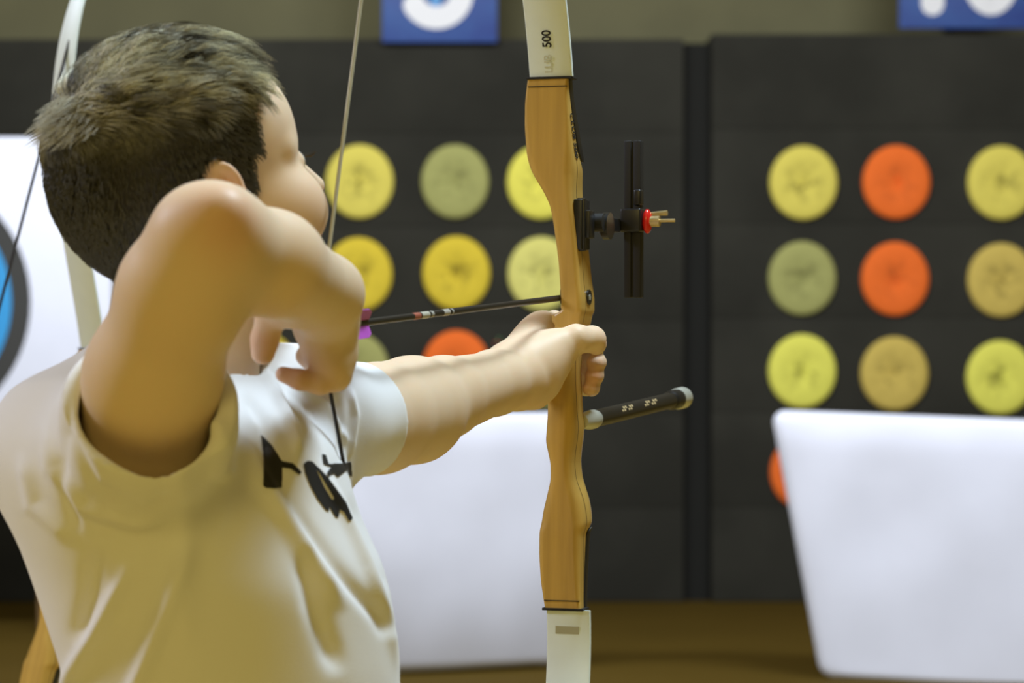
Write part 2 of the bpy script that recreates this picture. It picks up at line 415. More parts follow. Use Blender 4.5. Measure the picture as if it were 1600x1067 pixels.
rs = sheet([(1206, 642), (1770, 662), (1705, 1082), (1284, 1060)], (10.05, 9.9), 'target_board', 'large white tapered board standing on the floor at the right', .06, 22, .02, 0, .02)
for px in (1330, 1620):
    a = pt(px, 1040, 10.0); MB().tube([(a[0], 10.12, .5), (a[0], 10.55, .0)], .02, 10).build('leg', M_wood_leg, rs)
rc = sheet([(420, 646), (893, 645), (872, 1038), (470, 1056)], (9.95, 10.3), 'target_board', 'white board behind the boy and the bow, warm tinted towards its foot', .06, 18, .02, .07, .02)
for px in (520, 800):
    a = pt(px, 1040, 10.2); MB().tube([(a[0], 10.3, .5), (a[0], 10.7, .0)], .02, 10).build('leg', M_wood_leg, rc)
# left boss with round target face
DL = 11.5
a = pt(-455, 214, DL); b = pt(175, 702, DL)
rl = empty('target_boss', ((a[0] + b[0]) / 2, DL, 0)); tag(rl, 'white square target boss with a black and blue ringed face at the left edge', 'target boss')
MB().box((a[0], DL, b[2]), (b[0], DL + .16, a[2]), .012).build('boss', M_sheet, rl)
cc = pt(-160, 472, DL)
for rr, nm, cl, dy in [(208, 'black_ring', (.035, .035, .03), .002), (178, 'blue_ring', (.03, .30, .62), .004), (110, 'red_ring', (.6, .04, .03), .006), (55, 'gold_centre', (.8, .6, .03), .008)]:
    R_ = rr * DL / FP
    MB().prism([(cc[0] + R_ * math.cos(t), cc[2] + R_ * math.sin(t)) for t in np.linspace(0, 2 * math.pi, 64)[:-1]], 1, DL - dy, DL + .001).build(nm, mat(nm, cl, .7), rl, smooth=False)
for px in (-380, 60):
    q = pt(px, 700, DL); MB().box((q[0] - .03, DL + .165, 0), (q[0] + .03, DL + .22, 2.0), .004).build('leg', M_wood_leg, rl)
MB().box((pt(-380, 0, DL)[0] - .03, DL - .02, b[2] - .06), (pt(60, 0, DL)[0] + .03, DL + .17, b[2]), .004).build('shelf_rail', M_wood_leg, rl)

# ------------------------------------------------------------------ bows
M_limb = mat('cream_limb_laminate', (.76, .86, .85), .42, noise_amt=.04, noise_scale=30)
M_black = mat('black_plastic', (.012, .012, .013), .35, spec=.5)
M_blackm = mat('black_matte', (.010, .010, .011), .6, spec=.4)
M_silver = mat('brushed_silver', (.58, .60, .54), .32, metal=.45)
M_brass = mat('brass', (.62, .50, .26), .35, metal=.8)
M_red = mat('red_sight_pin', (.85, .02, .015), .25, spec=.6); M_red.node_tree.nodes['Principled BSDF'].inputs['Transmission Weight'].default_value = .2
M_str_l = mat('pale_string', (.42, .40, .29), .6)
M_str_d = mat('dark_string', (.012, .012, .018), .5)
def wood():
    m = bpy.data.materials.new('maple_riser_wood'); m.use_nodes = True; nt = m.node_tree; b = nt.nodes['Principled BSDF']; L = nt.links.new
    b.inputs['Roughness'].default_value = .38; b.inputs['Coat Weight'].default_value = .25; b.inputs['Coat Roughness'].default_value = .25
    tc = nt.nodes.new('ShaderNodeTexCoord'); mp = nt.nodes.new('ShaderNodeMapping'); mp.inputs['Scale'].default_value = (60, 60, 4); L(tc.outputs['Object'], mp.inputs[0])
    n = nt.nodes.new('ShaderNodeTexNoise'); n.inputs['Scale'].default_value = 1.6; n.inputs['Detail'].default_value = 5; L(mp.outputs[0], n.inputs['Vector'])
    r = nt.nodes.new('ShaderNodeValToRGB'); r.color_ramp.elements[0].position = .3; r.color_ramp.elements[1].position = .75
    r.color_ramp.elements[0].color = (.49, .305, .070, 1); r.color_ramp.elements[1].color = (.64, .41, .10, 1); L(n.outputs['Fac'], r.inputs[0])
    sp = nt.nodes.new('ShaderNodeSeparateXYZ'); L(tc.outputs['Object'], sp.inputs[0])
    c1 = nt.nodes.new('ShaderNodeMath'); c1.operation = 'COMPARE'; c1.inputs[1].default_value = .0165; c1.inputs[2].default_value = .0007; L(sp.outputs['Y'], c1.inputs[0])
    mx = nt.nodes.new('ShaderNodeMix'); mx.data_type = 'RGBA'; L(c1.outputs[0], mx.inputs[0]); L(r.outputs[0], mx.inputs[6]); mx.inputs[7].default_value = (.05, .02, .008, 1)
    L(mx.outputs[2], b.inputs['Base Color']); return m
M_wood = wood()
BX, BY = .047, 2.88
RX, RY = .947, .3216
def uL(px, v=0.0):
    k = (px - 800) / FP; return (k * (BY + RX * v) - BX - RY * v) / (RX + RY * k)
def wz(py, y=BY): return -(py - 533.5) * y / FP
# py, left px, right px, wood depth, total depth
RIS = [(121, 824, 895, .0085, .020), (135, 822, 896, .010, .022), (160, 819, 899, .013, .026), (195, 818, 905, .019, .033), (238, 820, 912, .028, .042),
       (252, 822, 914, .038, .043), (266, 826, 915, .043, .043), (280, 834, 914, .043, .043), (298, 846, 913, .043, .043), (320, 857, 914, .043, .043), (345, 862, 917, .043, .043),
       (380, 867, 921, .044, .044), (410, 871, 924, .046, .046), (440, 873, 927, .048, .048), (465, 874, 931, .050, .050), (485, 875, 931, .050, .050), (489, 868, 930, .050, .050), (492, 859, 929, .050, .050), (503, 859, 927, .050, .050),
       (508, 864, 925, .049, .049), (520, 862, 917, .046, .046), (545, 856, 913, .044, .044), (590, 852, 912, .044, .044), (640, 852, 915, .045, .045), (668, 850, 918, .046, .046), (690, 848, 916, .046, .046),
       (705, 852, 913, .045, .045), (725, 857, 911, .044, .044), (750, 857, 914, .045, .045), (780, 849, 925, .045, .045), (800, 844, 929, .045, .045), (822, 841, 930, .043, .043),
       (830, 840, 922, .030, .037), (870, 840, 920, .026, .034), (910, 843, 918, .021, .029), (940, 848, 917, .017, .025), (951, 850, 917, .015, .022)]
def rrect(u0, u1, v0, v1, w, n=5, f=.32):
    r = min(u1 - u0, v1 - v0) * f; P = []
    for cxx, cyy, a0 in ((u1 - r, v1 - r, 0), (u0 + r, v1 - r, 90), (u0 + r, v0 + r, 180), (u1 - r, v0 + r, 270)):
        for i in range(n):
            a = math.radians(a0 + 90 * i / (n - 1)); P.append((cxx + r * math.cos(a), cyy + r * math.sin(a), w))
    return P
def interp_rows(rows, step=6):
    A = np.array(rows, float); t = np.linspace(A[0, 0], A[-1, 0], int((A[-1, 0] - A[0, 0]) / step))
    return [[x] + [float(np.interp(x, A[:, 0], A[:, j])) for j in range(1, A.shape[1])] for x in t]
def text_mesh(body, size, name):
    cu = bpy.data.curves.new(name, 'FONT'); cu.body = body; cu.size = size; cu.align_x = 'CENTER'; cu.align_y = 'CENTER'; cu.extrude = size * .012; cu.offset = size * .018
    o = bpy.data.objects.new(name, cu); COL.objects.link(o)
    dg = bpy.context.evaluated_depsgraph_get(); me = bpy.data.meshes.new_from_object(o.evaluated_get(dg))
    v = [tuple(x.co) for x in me.vertices]; f = [tuple(p.vertices) for p in me.polygons]
    bpy.data.objects.remove(o); bpy.data.meshes.remove(me)
    return v, f
def make_bow(M, label, limbs, nock, extras=True):
    """limbs: upper and lower list of (w, u, v); nock point in the bow's frame"""
    root = empty('recurve_bow', M=M); tag(root, label, 'bow')
    rings = []; blk_u = []; blk_l = []
    rows = np.array(interp_rows(RIS, 4)); sm_ = rows.copy()
    for q in range(3):
        sm_[1:-1, 1:] = .25 * sm_[:-2, 1:] + .5 * sm_[1:-1, 1:] + .25 * sm_[2:, 1:]
    sm_[(rows[:, 0] > 483) & (rows[:, 0] < 512)] = rows[(rows[:, 0] > 483) & (rows[:, 0] < 512)]
    for py, l, rr, vw, vt in sm_:
        u0 = uL(l); u1 = uL(rr, vt); w_ = wz(py); f = float(np.interp(py, [480, 530, 740, 830], [.24, .36, .36, .24]))
        rings.append(rrect(u0, u1, 0, vw, w_, f=f))
        if py < 250 and vt > vw + .001: blk_u.append(rrect(u0 + .003, u1, vw - .001, vt, w_, f=.15))
        if py > 824 and vt > vw + .001: blk_l.append(rrect(u0 + .003, u1 + .0005, vw - .001, vt, w_, f=.15))
    MB().loft(rings[::-1]).build('riser', M_wood, root, world=False)
    MB().loft(blk_u[::-1]).build('limb_overlay', M_black, root, world=False)
    MB().loft(blk_l[::-1]).build('limb_overlay', M_black, root, world=False)
    for py, sgn in ((121, 1), (952, -1)):
        u0 = uL(823 if sgn > 0 else 848); u1 = uL(901 if sgn > 0 else 920, .02)
        MB().box((u0 - .0005, -.0012, wz(py) - .0012), (u1 + .0005, .020, wz(py) + .0012), .0004).build('limb_pocket', M_blackm, root, world=False)
        u0 += .0015
        MB().box((u0, -.0006, wz(py) - sgn * .0085 - .0004), (u1 - .004, .006, wz(py) - sgn * .0085 + .0004)).build('joint_line', M_blackm, root, world=False)
    for nm, P in zip(('upper_limb', 'lower_limb'), limbs):
        A = np.array(P); n = len(A); tt = np.linspace(0, n - 1, 50); rg = []
        # smooth by Catmull-like cubic through numpy polynomial fit
        fit = [np.polyfit(A[:, 0], A[:, j], min(4, n - 1)) for j in (1, 2)]
        ws = np.linspace(A[0, 0], A[-1, 0], 50)
        for i, w_ in enumerate(ws):
            t = i / 49; u = np.polyval(fit[0], w_); v = np.polyval(fit[1], w_)
            hw = .0222 * (1 - .0 * t) if t < .35 else .0222 - (.0222 - .0085) * ((t - .35) / .65) ** 1.3
            th = .0060 - .0035 * t
            rg.append(rrect(u - hw, u + hw, v - th / 2 + .004, v + th / 2 + .004, w_, n=3, f=.3))
        if A[-1, 0] < A[0, 0]: rg = rg[::-1]
        lo = MB().loft(rg).build(nm, M_limb, root, world=False)
        tip = (float(np.polyval(fit[0], ws[-1])), float(np.polyval(fit[1], ws[-1])), ws[-1])
        MB().tube([(tip[0] - .011, tip[1] - .003, tip[2] - .008 * np.sign(tip[2])), (tip[0] + .011, tip[1] - .003, tip[2] - .008 * np.sign(tip[2]))], .0035, 8).build('nock_groove', M_black, lo, world=False)
        if nm == 'upper_limb': T1 = tip
        else: T2 = tip
    T1 = (T1[0], T1[1] - .004, T1[2]); T2 = (T2[0], T2[1] - .004, T2[2])
    nk = Vector(nock)
    def lerp(a, b, t): return Vector(a).lerp(Vector(b), t)
    sr = .0017 if extras else .0020
    st = MB().tube([T1, lerp(T1, nk, .5), lerp(T1, nk, .92)], sr, 8).build('bowstring', M_str_l if extras else M_str_d, root, world=False)
    MB().tube([lerp(T1, nk, .92), lerp(T1, nk, .985), nk, lerp(nk, T2, .02)], sr * 1.1, 8).build('serving', M_str_d, st, world=False)
    MB().tube([lerp(nk, T2, .02), lerp(nk, T2, .5), T2], sr, 8).build('lower_string', M_str_d, st, world=False)
    return root, T1, T2
ang = math.atan2(-RY, RX)
M1 = Matrix.Translation((BX, BY, CAMZ)) @ Matrix.Rotation(ang, 4, 'Z')
NW = pt(498, 513, 2.335)
nl = M1.inverted() @ Vector(NW)
w1 = wz(119); uc = uL(860)
up = [(w1, uc, .0), (w1 + .075, uc - .0015, -.019), (w1 + .2, uc - .006, -.075), (w1 + .35, uc - .011, -.185), (w1 + .45, uc - .014, -.255), (w1 + .52, uc - .016, -.29)]
w2 = wz(953); ucl = uL(886.5)
lo = [(w2, ucl, .0), (w2 - .075, ucl + .003, -.012), (w2 - .2, ucl + .006, -.07), (w2 - .35, ucl + .011, -.18), (w2 - .45, ucl + .013, -.25), (w2 - .52, ucl + .015, -.285)]
bow, T1, T2 = make_bow(M1, 'wooden recurve bow with cream limbs gripped by the boy\'s outstretched left hand', (up, lo), tuple(nl))
# side screw bushing
ub = uL(931, .05)
MB().tube([(ub - .004, .026, wz(464)), (ub + .0012, .026, wz(464))], .0075, 20).build('bushing', M_black, bow, world=False)
MB().tube([(ub + .001, .026, wz(464)), (ub + .0016, .026, wz(464))], .003, 12).build('bushing_screw', M_silver, bow, world=False)
# lettering
def place_text(v, f, fn, name, m, parent):
    return link(name, [fn(*p) for p in v], f, m, parent, smooth=False, world=False)
v, f = text_mesh('500', .0112, 'size_number')
wt = wz(58, 2.86)
ul = uc + (853 - 855) / 1597; vl = float(np.polyval(np.polyfit([p[0] for p in up], [p[2] for p in up], 4), wt))
slope = -.24
M_ink = mat('black_ink', (.01, .01, .01), .6)
place_text(v, f, lambda x, y, z: (ul - y * 1.15, vl + .0008 - z - .0004 + slope * x, wt + x), 'size_number', M_ink, bow)
v, f = text_mesh('CLUB', .010, 'faded_lettering')
wt2 = wz(104, 2.87); vl2 = float(np.polyval(np.polyfit([p[0] for p in up], [p[2] for p in up], 4), wt2))
place_text(v, f, lambda x, y, z: (ul - y * 1.1, vl2 + .0008 - z + slope * x, wt2 + x), 'faded_lettering', mat('faded_ink', (.60, .64, .56), .5), bow)
v, f = text_mesh('CLUB 500', .0105, 'riser_lettering')
def rl_fn(x, y, z):
    w_ = wz(211) - x; py = 533.5 - w_ * FP / BY
    row = [np.interp(py, [q[0] for q in RIS], [q[j] for q in RIS]) for j in range(5)]
    return (uL(row[2], row[4]) + .0007 + z, .0085 + (py - 175) * .00010 + y * 1.25, w_)
place_text(v, f, rl_fn, 'riser_lettering', M_ink, bow)
# faint size mark at the foot of the lower limb
MB().box((ucl - .012, -.0022 + .0015, wz(990)), (ucl + .012, .0018, wz(978))).build('limb_stamp', mat('limb_stamp_ink', (.42, .42, .31), .5), bow, world=False)
# arrow rest plate
MB().box((uL(874) - .002, .008, wz(474)), (uL(874) + .001, .018, wz(452)), .0005).build('arrow_rest', M_black, bow, world=False)
# sight
sg = empty('bow_sight', M=M1); 
sg.parent = bow; sg.matrix_world = M1; sg.matrix_parent_inverse = Matrix.Identity(4); sg.location = (0, 0, 0); sg.rotation_euler = (0, 0, 0)
ur = uL(916, .043)
MB().box((ur - .001, .004, wz(390)), (ur + .008, .030, wz(311)), .0012).box((ur + .007, .010, wz(372)), (ur + .014, .026, wz(328)), .001).box((ur + .002, .006, wz(392)), (ur + .010, .012, wz(309)), .0008).build('mounting_block', M_black, sg, world=False)
zc = wz(346)
m = MB().box((ur + .004, .02, zc - .007), (ur + .013, .118, zc + .007), .001)
m.build('extension_bar', M_black, sg, world=False)
kx = ur + .012
MB().tube([(kx, .050, zc - .003), (kx + .004, .050, zc - .003), (kx + .011, .050, zc - .003)], [.008, .0135, .0135], 18).build('clamp_knob', M_black, sg, world=False)
MB().tube([(kx - .004, .036, zc - .0), (kx + .009, .036, zc - .0)], [.009, .009], 16).build('clamp_knob', M_blackm, sg, world=False)
bz0 = 1.15 - (465 - 533.5) * 2.99 / FP - CAMZ; bz1 = -(221 - 533.5) * 2.99 / FP
us = .0305
MB().box((us, .116, bz0), (us + .0075, .128, bz1), .0008).box((us + .010, .116, bz0), (us + .0175, .128, bz1), .0008).box((us + .004, .118, bz0 + .001), (us + .014, .1265, bz1 - .001)).build('sight_bar', M_blackm, sg, world=False)
zp = -(345 - 533.5) * 2.99 / FP
MB().box((us - .003, .111, zp - .012), (us + .019, .131, zp + .012), .002).box((us + .011, .112, zp + .015), (us + .019, .124, zp + .031), .002).build('pin_carriage', M_black, sg, world=False)
MB().sphere((us + .023, .122, zp - .001), (.0050, .008, .0125)).build('sight_pin', M_red, sg, world=False)
MB().tube([(us + .026, .122, zp - .001), (us + .036, .122, zp - .001)], .0055, 14).tube([(us + .034, .122, zp - .0005), (us + .052, .122, zp - .0005)], .0018, 10).tube([(us + .026, .126, zp + .0065), (us + .043, .126, zp + .0075)], [.0022, .0028], 10).build('brass_screw', M_brass, sg, world=False)
# stabilizer rod
sb = empty('stabilizer', M=M1); sb.parent = bow; sb.matrix_world = M1; sb.location = (0, 0, 0); sb.rotation_euler = (0, 0, 0)
s0 = np.array([.010, .040, wz(658, 2.94)]); s1 = np.array([.010, .415, -(621 - 533.5) * 3.27 / FP])
sp_ = lambda t: tuple(s0 + (s1 - s0) * t)
MB().tube([sp_(0), sp_(.06), sp_(.10), sp_(.12)], [.0065, .0095, .0098, .0085], 20).build('silver_collar', M_silver, sb, world=False)
MB().tube([sp_(.11), sp_(.88)], .0088, 20).build('rod', M_black, sb, world=False)
MB().tube([sp_(.86), sp_(.87), sp_(.945)], [.009, .0108, .0108], 20).build('weight', M_black, sb, world=False)
MB().tube([sp_(.93), sp_(.94), sp_(.995), sp_(1.0)], [.0105, .0120, .0120, .010], 24).build('silver_cap', M_silver, sb, world=False)
for t0, t1, zz in ((.30, .42, .0068), (.52, .66, .0072)):
    a_ = np.array(sp_(t0)); b_ = np.array(sp_(t1))
    MB().add([tuple(a_ + [.0053, 0, zz]), tuple(b_ + [.0053, 0, zz + .0004]), tuple(b_ + [.0080, 0, zz - .0035]), tuple(a_ + [.0080, 0, zz - .0035])], [(0, 1, 2, 3)])
    q = MB(); n = 6
    for i in range(n):
        for j in range(2):
            t = t0 + (t1 - t0) * i / n; t2 = t + (t1 - t0) / n * .75; c1_ = np.array(sp_(t)); c2_ = np.array(sp_(t2))
            al, be = math.radians(52 - 22 * j), math.radians(34 - 18 * j)
            e = lambda c_, an: tuple(c_ + .0090 * np.array([math.cos(an), 0, math.sin(an)]))
            if (i + j) % 3: q.add([e(c1_, al), e(c2_, al), e(c2_, be), e(c1_, be)], [(0, 1, 2, 3)])
    q.build('gold_lettering', mat('gold_ink', (.55, .42, .22), .4), sb, smooth=False, world=False)

# second bow, left, behind the boy
D2 = 4.1; o2 = pt(95, 835, D2); yaw2 = -30
M2 = Matrix.Translation(Vector(o2)) @ Matrix.Rotation(math.radians(11.4), 4, 'Y') @ Matrix.Rotation(math.radians(yaw2), 4, 'Z')
up2 = [(w1, uc, .0), (w1 + .085, uc, -.050), (w1 + .22, uc, -.130), (w1 + .37, uc, -.182), (w1 + .486, uc, -.180), (w1 + .53, uc, -.165)]
lo2 = [(w2, ucl, .0), (w2 - .085, ucl, -.053), (w2 - .22, ucl, -.155), (w2 - .37, ucl, -.232), (w2 - .486, ucl, -.233), (w2 - .53, ucl, -.212)]
make_bow(M2, 'second wooden bow with cream limbs behind the boy\'s head and back, dark string', (up2, lo2), (0, -.25, .02), extras=False)

# ------------------------------------------------------------------ arrow
AR0 = Vector(NW); AR1 = Vector(pt(873, 466, 2.885)) + Vector((-.001, 0, 0)); ad = (AR1 - AR0).normalized()
arw = empty('arrow', AR0); tag(arw, 'thin black arrow with purple vanes nocked between the drawing hand and the bow', 'arrow')
L_ = (AR1 - AR0).length + .035
MB().tube([AR0 + ad * .01, AR0 + ad * L_], .0030, 12).build('shaft', mat('black_shaft', (.014, .014, .013), .4, spec=.4), arw)
MB().tube([AR0 + ad * L_, AR0 + ad * (L_ + .012), AR0 + ad * (L_ + .022)], [.0031, .003, .0006], 12).build('point', M_silver, arw)
MB().tube([AR0 - ad * .003, AR0 + ad * .012], [.0026, .003], 10).build('nock', mat('purple_nock', (.4, .1, .5), .4), arw)
for t0, t1, c_ in ((.20, .215, (.35, .10, .06)), (.218, .236, (.45, .44, .36)), (.240, .246, (.35, .34, .3)), (.27, .285, (.42, .40, .35)), (.29, .294, (.3, .3, .28))):
    MB().tube([AR0 + ad * t0, AR0 + ad * t1], .00308, 12, cap=False).build('printed_band', mat('band_ink', c_, .5), arw)
M_vane = mat('purple_vane', (.52, .10, .60), .45); M_vane.node_tree.nodes['Principled BSDF'].inputs['Transmission Weight'].default_value = .15
e1 = ad.orthogonal().normalized(); e2 = ad.cross(e1)
for k_ in range(3):
    a_ = math.radians(75 + 120 * k_)
    rdir = (Vector((0, 0, 1)) - ad * ad.z).normalized(); rr_ = ad.cross(rdir)
    n_ = rdir * math.cos(a_ - math.radians(42)) + rr_ * math.sin(a_ - math.radians(42)); t_ = ad.cross(n_)
    v = []
    for (t, h) in [(.030, .003), (.034, .012), (.060, .0140), (.088, .0135), (.096, .0105), (.099, .003)]:
        for s_ in (-1, 1): v.append(AR0 + ad * t + n_ * h + t_ * .0005 * s_)
    n = 6; fs = [tuple(range(0, 12, 2)), tuple(range(11, 0, -2))] + [(2 * i, 2 * i + 1, (2 * i + 3) % 12, (2 * i + 2) % 12) for i in range(n)]
    MB().add(v, fs).build('vane', M_vane, arw, smooth=False)

# ------------------------------------------------------------------ the boy
boy = empty('person', (-.25, 2.36, 0))
tag(boy, 'boy archer with short brown hair and white t-shirt, seen from behind, drawing a bow', 'person')
h = .002
G = SDF((-.44, 2.02, .80), (.10, 3.03, 1.46), h)
# head frame
yaw = math.radians(58); F0 = np.array([math.sin(yaw), math.cos(yaw), 0]); R0 = np.array([math.cos(yaw), -math.sin(yaw), 0]); Z0 = np.array([0, 0, 1.])
pit = math.radians(18); U0 = math.cos(pit) * Z0 - math.sin(pit) * F0; F1 = math.cos(pit) * F0 + math.sin(pit) * Z0
HB = np.array([F1, R0, U0]); HC = np.array([-.257, 2.37, 1.280])
def H(f, r, u): return HC + F1 * f + R0 * r + U0 * u
# torso core (mostly under the shirt), neck
G.cone((-.255, 2.34, .86), (-.26, 2.35, 1.02), .085, .09, k=.02)
G.cone((-.30, 2.27, 1.06), (-.18, 2.44, 1.06), .05, .05, k=.03)
G.cone((-.262, 2.355, 1.07), H(-.012, 0, -.055), .049, .049, k=.02)
G.cone((-.250, 2.37, 1.09), H(.012, 0, -.06), .036, .04, k=.02)
# skull and face
G.ell(H(-.011, 0, .028), (.098, .076, .085), HB, k=.02)
G.ell(H(-.05, 0, .0), (.055, .066, .062), HB, k=.03)
G.ell(H(.030, 0, -.035), (.062, .056, .072), HB, k=.02)
G.ell(H(.048, 0, .028), (.038, .053, .042), HB, k=.03)
for s_ in (-1, 1):
    G.ell(H(.052, s_ * .036, -.044), (.038, .031, .036), HB, k=.015)      # cheek
    G.cone(H(.075, s_ * .012, .012), H(.062, s_ * .045, .006), .009, .008, k=.012)  # brow
    G.cone(H(.0, s_ * .052, -.06), H(.055, s_ * .02, -.092), .017, .015, k=.02)  # jaw
    G.ell(H(.092, s_ * .030, -.008), (.013, .015, .010), HB, k=.008, mode='sub')   # socket
    G.ell(H(.0745, s_ * .0305, -.009), (.0105, .0125, .0115), HB, k=.002)
G.cone(H(.078, 0, -.088), H(.070, 0, -.092), .015, .015, k=.015)
G.cone(H(.086, 0, -.004), H(.105, 0, -.036), .006, .0085, k=.010)
for s_ in (-1, 1): G.cone(H(.099, s_ * .003, -.038), H(.093, s_ * .010, -.040), .006, .006, k=.006)
G.cone(H(.083, -.014, -.058), H(.083, .014, -.058), .009, .009, k=.010)
G.cone(H(.089, -.012, -.0545), H(.089, .012, -.0545), .0045, .0045, k=.004)
G.cone(H(.087, -.011, -.0645), H(.087, .011, -.0645), .005, .005, k=.004)
# ears
for s_ in (-1, 1):
    ec = H(-.009, s_ * .074, -.009)
    EB = np.array([F1 * .85 + R0 * s_ * .5, R0 * s_ * .85 - F1 * .5, U0]); EB = EB / np.linalg.norm(EB, axis=1)[:, None]
    ec2 = ec + R0 * s_ * .006 - F1 * .004
    G.ell(ec2, (.0150, .0060, .0240), EB, k=.006)
    G.ell(ec2 + EB[1] * .006 + EB[0] * .002 + U0 * .002, (.0088, .0050, .0155), EB, k=.003, mode='sub')
    G.ell(ec2 + EB[0] * .010 - U0 * .004, (.004, .005, .006), EB, k=.003)
    G.ell(ec2 + EB[1] * .003 - EB[0] * .003 , (.0035, .004, .013), EB, k=.004)
# right (drawing) arm
SH = pt(222, 700, 2.24)
G.cone(SH, pt(238, 590, 2.175), .051, .0475, k=.02)
G.cone(pt(238, 590, 2.175), pt(286, 455, 2.125), .0475, .0438, k=.02)
G.cone(pt(286, 455, 2.125), pt(320, 380, 2.10), .0438, .0375, k=.02)
G.cone(pt(320, 374, 2.10), pt(335, 378, 2.11), .0370, .037, k=.015)
G.cone(pt(350, 334, 2.075), pt(356, 350, 2.085), .013, .013, k=.028)
G.cone(pt(336, 376, 2.11), pt(425, 412, 2.165), .0365, .0365, k=.02)
G.cone(pt(425, 412, 2.165), pt(505, 460, 2.25), .0370, .0295, k=.015)
# drawing hand
yb = np.array([.25, -1, .15])
G.cone(pt(505, 460, 2.25), pt(508, 498, 2.275), .0275, .0245, k=.015)
G.cone(pt(510, 490, 2.275), pt(516, 545, 2.285), .0245, .0215, k=.01, flat=(yb, .75))
G.cone(pt(524, 500, 2.285), pt(527, 560, 2.292), .0125, .0110, k=.010)
G.cone(pt(512, 545, 2.285), pt(524, 588, 2.285), .016, .012, k=.01)
G.cone(pt(492, 515, 2.272), pt(516, 570, 2.277), .011, .010, k=.01)   # outer edge of the palm
def fing(P, R, k=.006): G.chain([pt(*p) for p in P], R, k)
fing([(448, 478, 2.225), (424, 492, 2.235), (414, 530, 2.245), (411, 551, 2.248)], [.016, .0118, .0105, .0092], .012)     # thumb
fing([(522, 586, 2.283), (500, 599, 2.277), (468, 593, 2.272), (443, 585, 2.272)], [.0105, .0085, .0078, .0064], .006)       # little finger
fing([(528, 575, 2.300), (508, 572, 2.312), (486, 560, 2.298), (478, 556, 2.290)], [.010, .009, .0085, .0082], .004)         # ring finger
fing([(530, 552, 2.305), (530, 546, 2.335), (514, 536, 2.350), (502, 524, 2.340)], [.0105, .009, .0082, .0075], .005)        # middle
fing([(531, 528, 2.302), (532, 515, 2.335), (516, 500, 2.350), (502, 498, 2.338)], [.0105, .009, .0082, .0075], .005)        # index
# left (bow) arm
G.cone(pt(505, 665, 2.46), pt(590, 655, 2.56), .046, .0475, k=.02)
G.cone(pt(590, 652, 2.56), pt(645, 640, 2.64), .0470, .0480, k=.008)
G.cone(pt(645, 640, 2.64), pt(692, 621, 2.69), .0475, .0365, k=.006)
G.cone(pt(692, 621, 2.69), pt(772, 598, 2.79), .0365, .0295, k=.010)
G.cone(pt(772, 598, 2.79), pt(815, 588, 2.84), .0300, .0290, k=.01)

# bow hand: heel of the hand, knuckles, thumb over the grip, fingers round the front
G.cone(pt(812, 588, 2.83), pt(846, 565, 2.855), .0300, .0265, k=.012)
G.cone(pt(838, 575, 2.85), pt(842, 540, 2.92), .026, .022, k=.012)
G.cone(pt(796, 580, 2.845), pt(848, 517, 2.925), .021, .0155, k=.030)
G.cone(pt(848, 514, 2.925), pt(866, 503, 2.945), .0155, .0120, k=.008)
G.cone(pt(845, 600, 2.845), pt(835, 615, 2.855), .016, .015, k=.012)
fing([(840, 565, 2.842), (872, 545, 2.855), (900, 530, 2.858), (926, 530, 2.872), (931, 538, 2.890)], [.022, .0190, .0142, .0125, .0105], .012)
for j, (zk, rr_) in enumerate([(534, .0098), (563, .0098), (584, .0092), (603, .0082)]):
    dx = [0, 0, -3, -8][j]
    fing([(850, zk - 2, 2.925), (862, zk, 2.957), (890, zk + 1, 2.968), (924 + dx, zk + 2, 2.957), (932 + dx, zk + 3, 2.932), (929 + dx, zk + 4, 2.912)],
         [rr_ * 1.15, rr_ * 1.05, rr_, rr_, rr_ * .95, rr_ * .88], .004)
V, Q = G.mesh(); V, Q = keep_largest(V, Q); V = smooth_mesh(V, Q, 4)
Q = fit_normals(V, Q)
M_skin = mat('skin', (.77, .605, .43), .50, spec=.3, sss=.15, color2=(.76, .575, .395), noise_scale=5)
def add_wrist_creases(): pass
body = link('body', V, Q, M_skin, boy)
fl_ = np.zeros(len(V))  # real flush on ear and cheek; at elbow and fingers, painted shade too
for p_, r_, a_ in ((pt(350, 345, 2.07), .026, .8), (pt(412, 545, 2.24), .026, .8), (pt(440, 590, 2.27), .030, .9), (pt(478, 556, 2.29), .012, 1.), (H(-.012, .080, -.009), .022, .9),
                   (pt(929, 590, 2.91), .022, .9), (pt(928, 532, 2.88), .014, .6), (H(.07, .05, -.045), .025, .35), (pt(500, 600, 2.28), .02, .5)):
    fl_ = np.maximum(fl_, a_ * np.exp(-(np.linalg.norm(V - p_, axis=1) / r_) ** 2))
fa = body.data.attributes.new('flush_and_shade', 'FLOAT', 'POINT'); fa.data.foreach_set('value', fl_.astype(np.float32))
nt = M_skin.node_tree; b_ = nt.nodes['Principled BSDF']; src = b_.inputs['Base Color'].links[0].from_socket
at = nt.nodes.new('ShaderNodeAttribute'); at.attribute_name = 'flush_and_shade'; mx = nt.nodes.new('ShaderNodeMix'); mx.data_type = 'RGBA'
nt.links.new(at.outputs['Fac'], mx.inputs[0]); nt.links.new(src, mx.inputs[6]); mx.inputs[7].default_value = (.66, .36, .22, 1)
nt.links.new(mx.outputs[2], b_.inputs['Base Color'])
NB = vnormals(V, Q)
bvh = BVHTree.FromPolygons([tuple(v) for v in V], [tuple(int(i) for i in q) for q in Q])

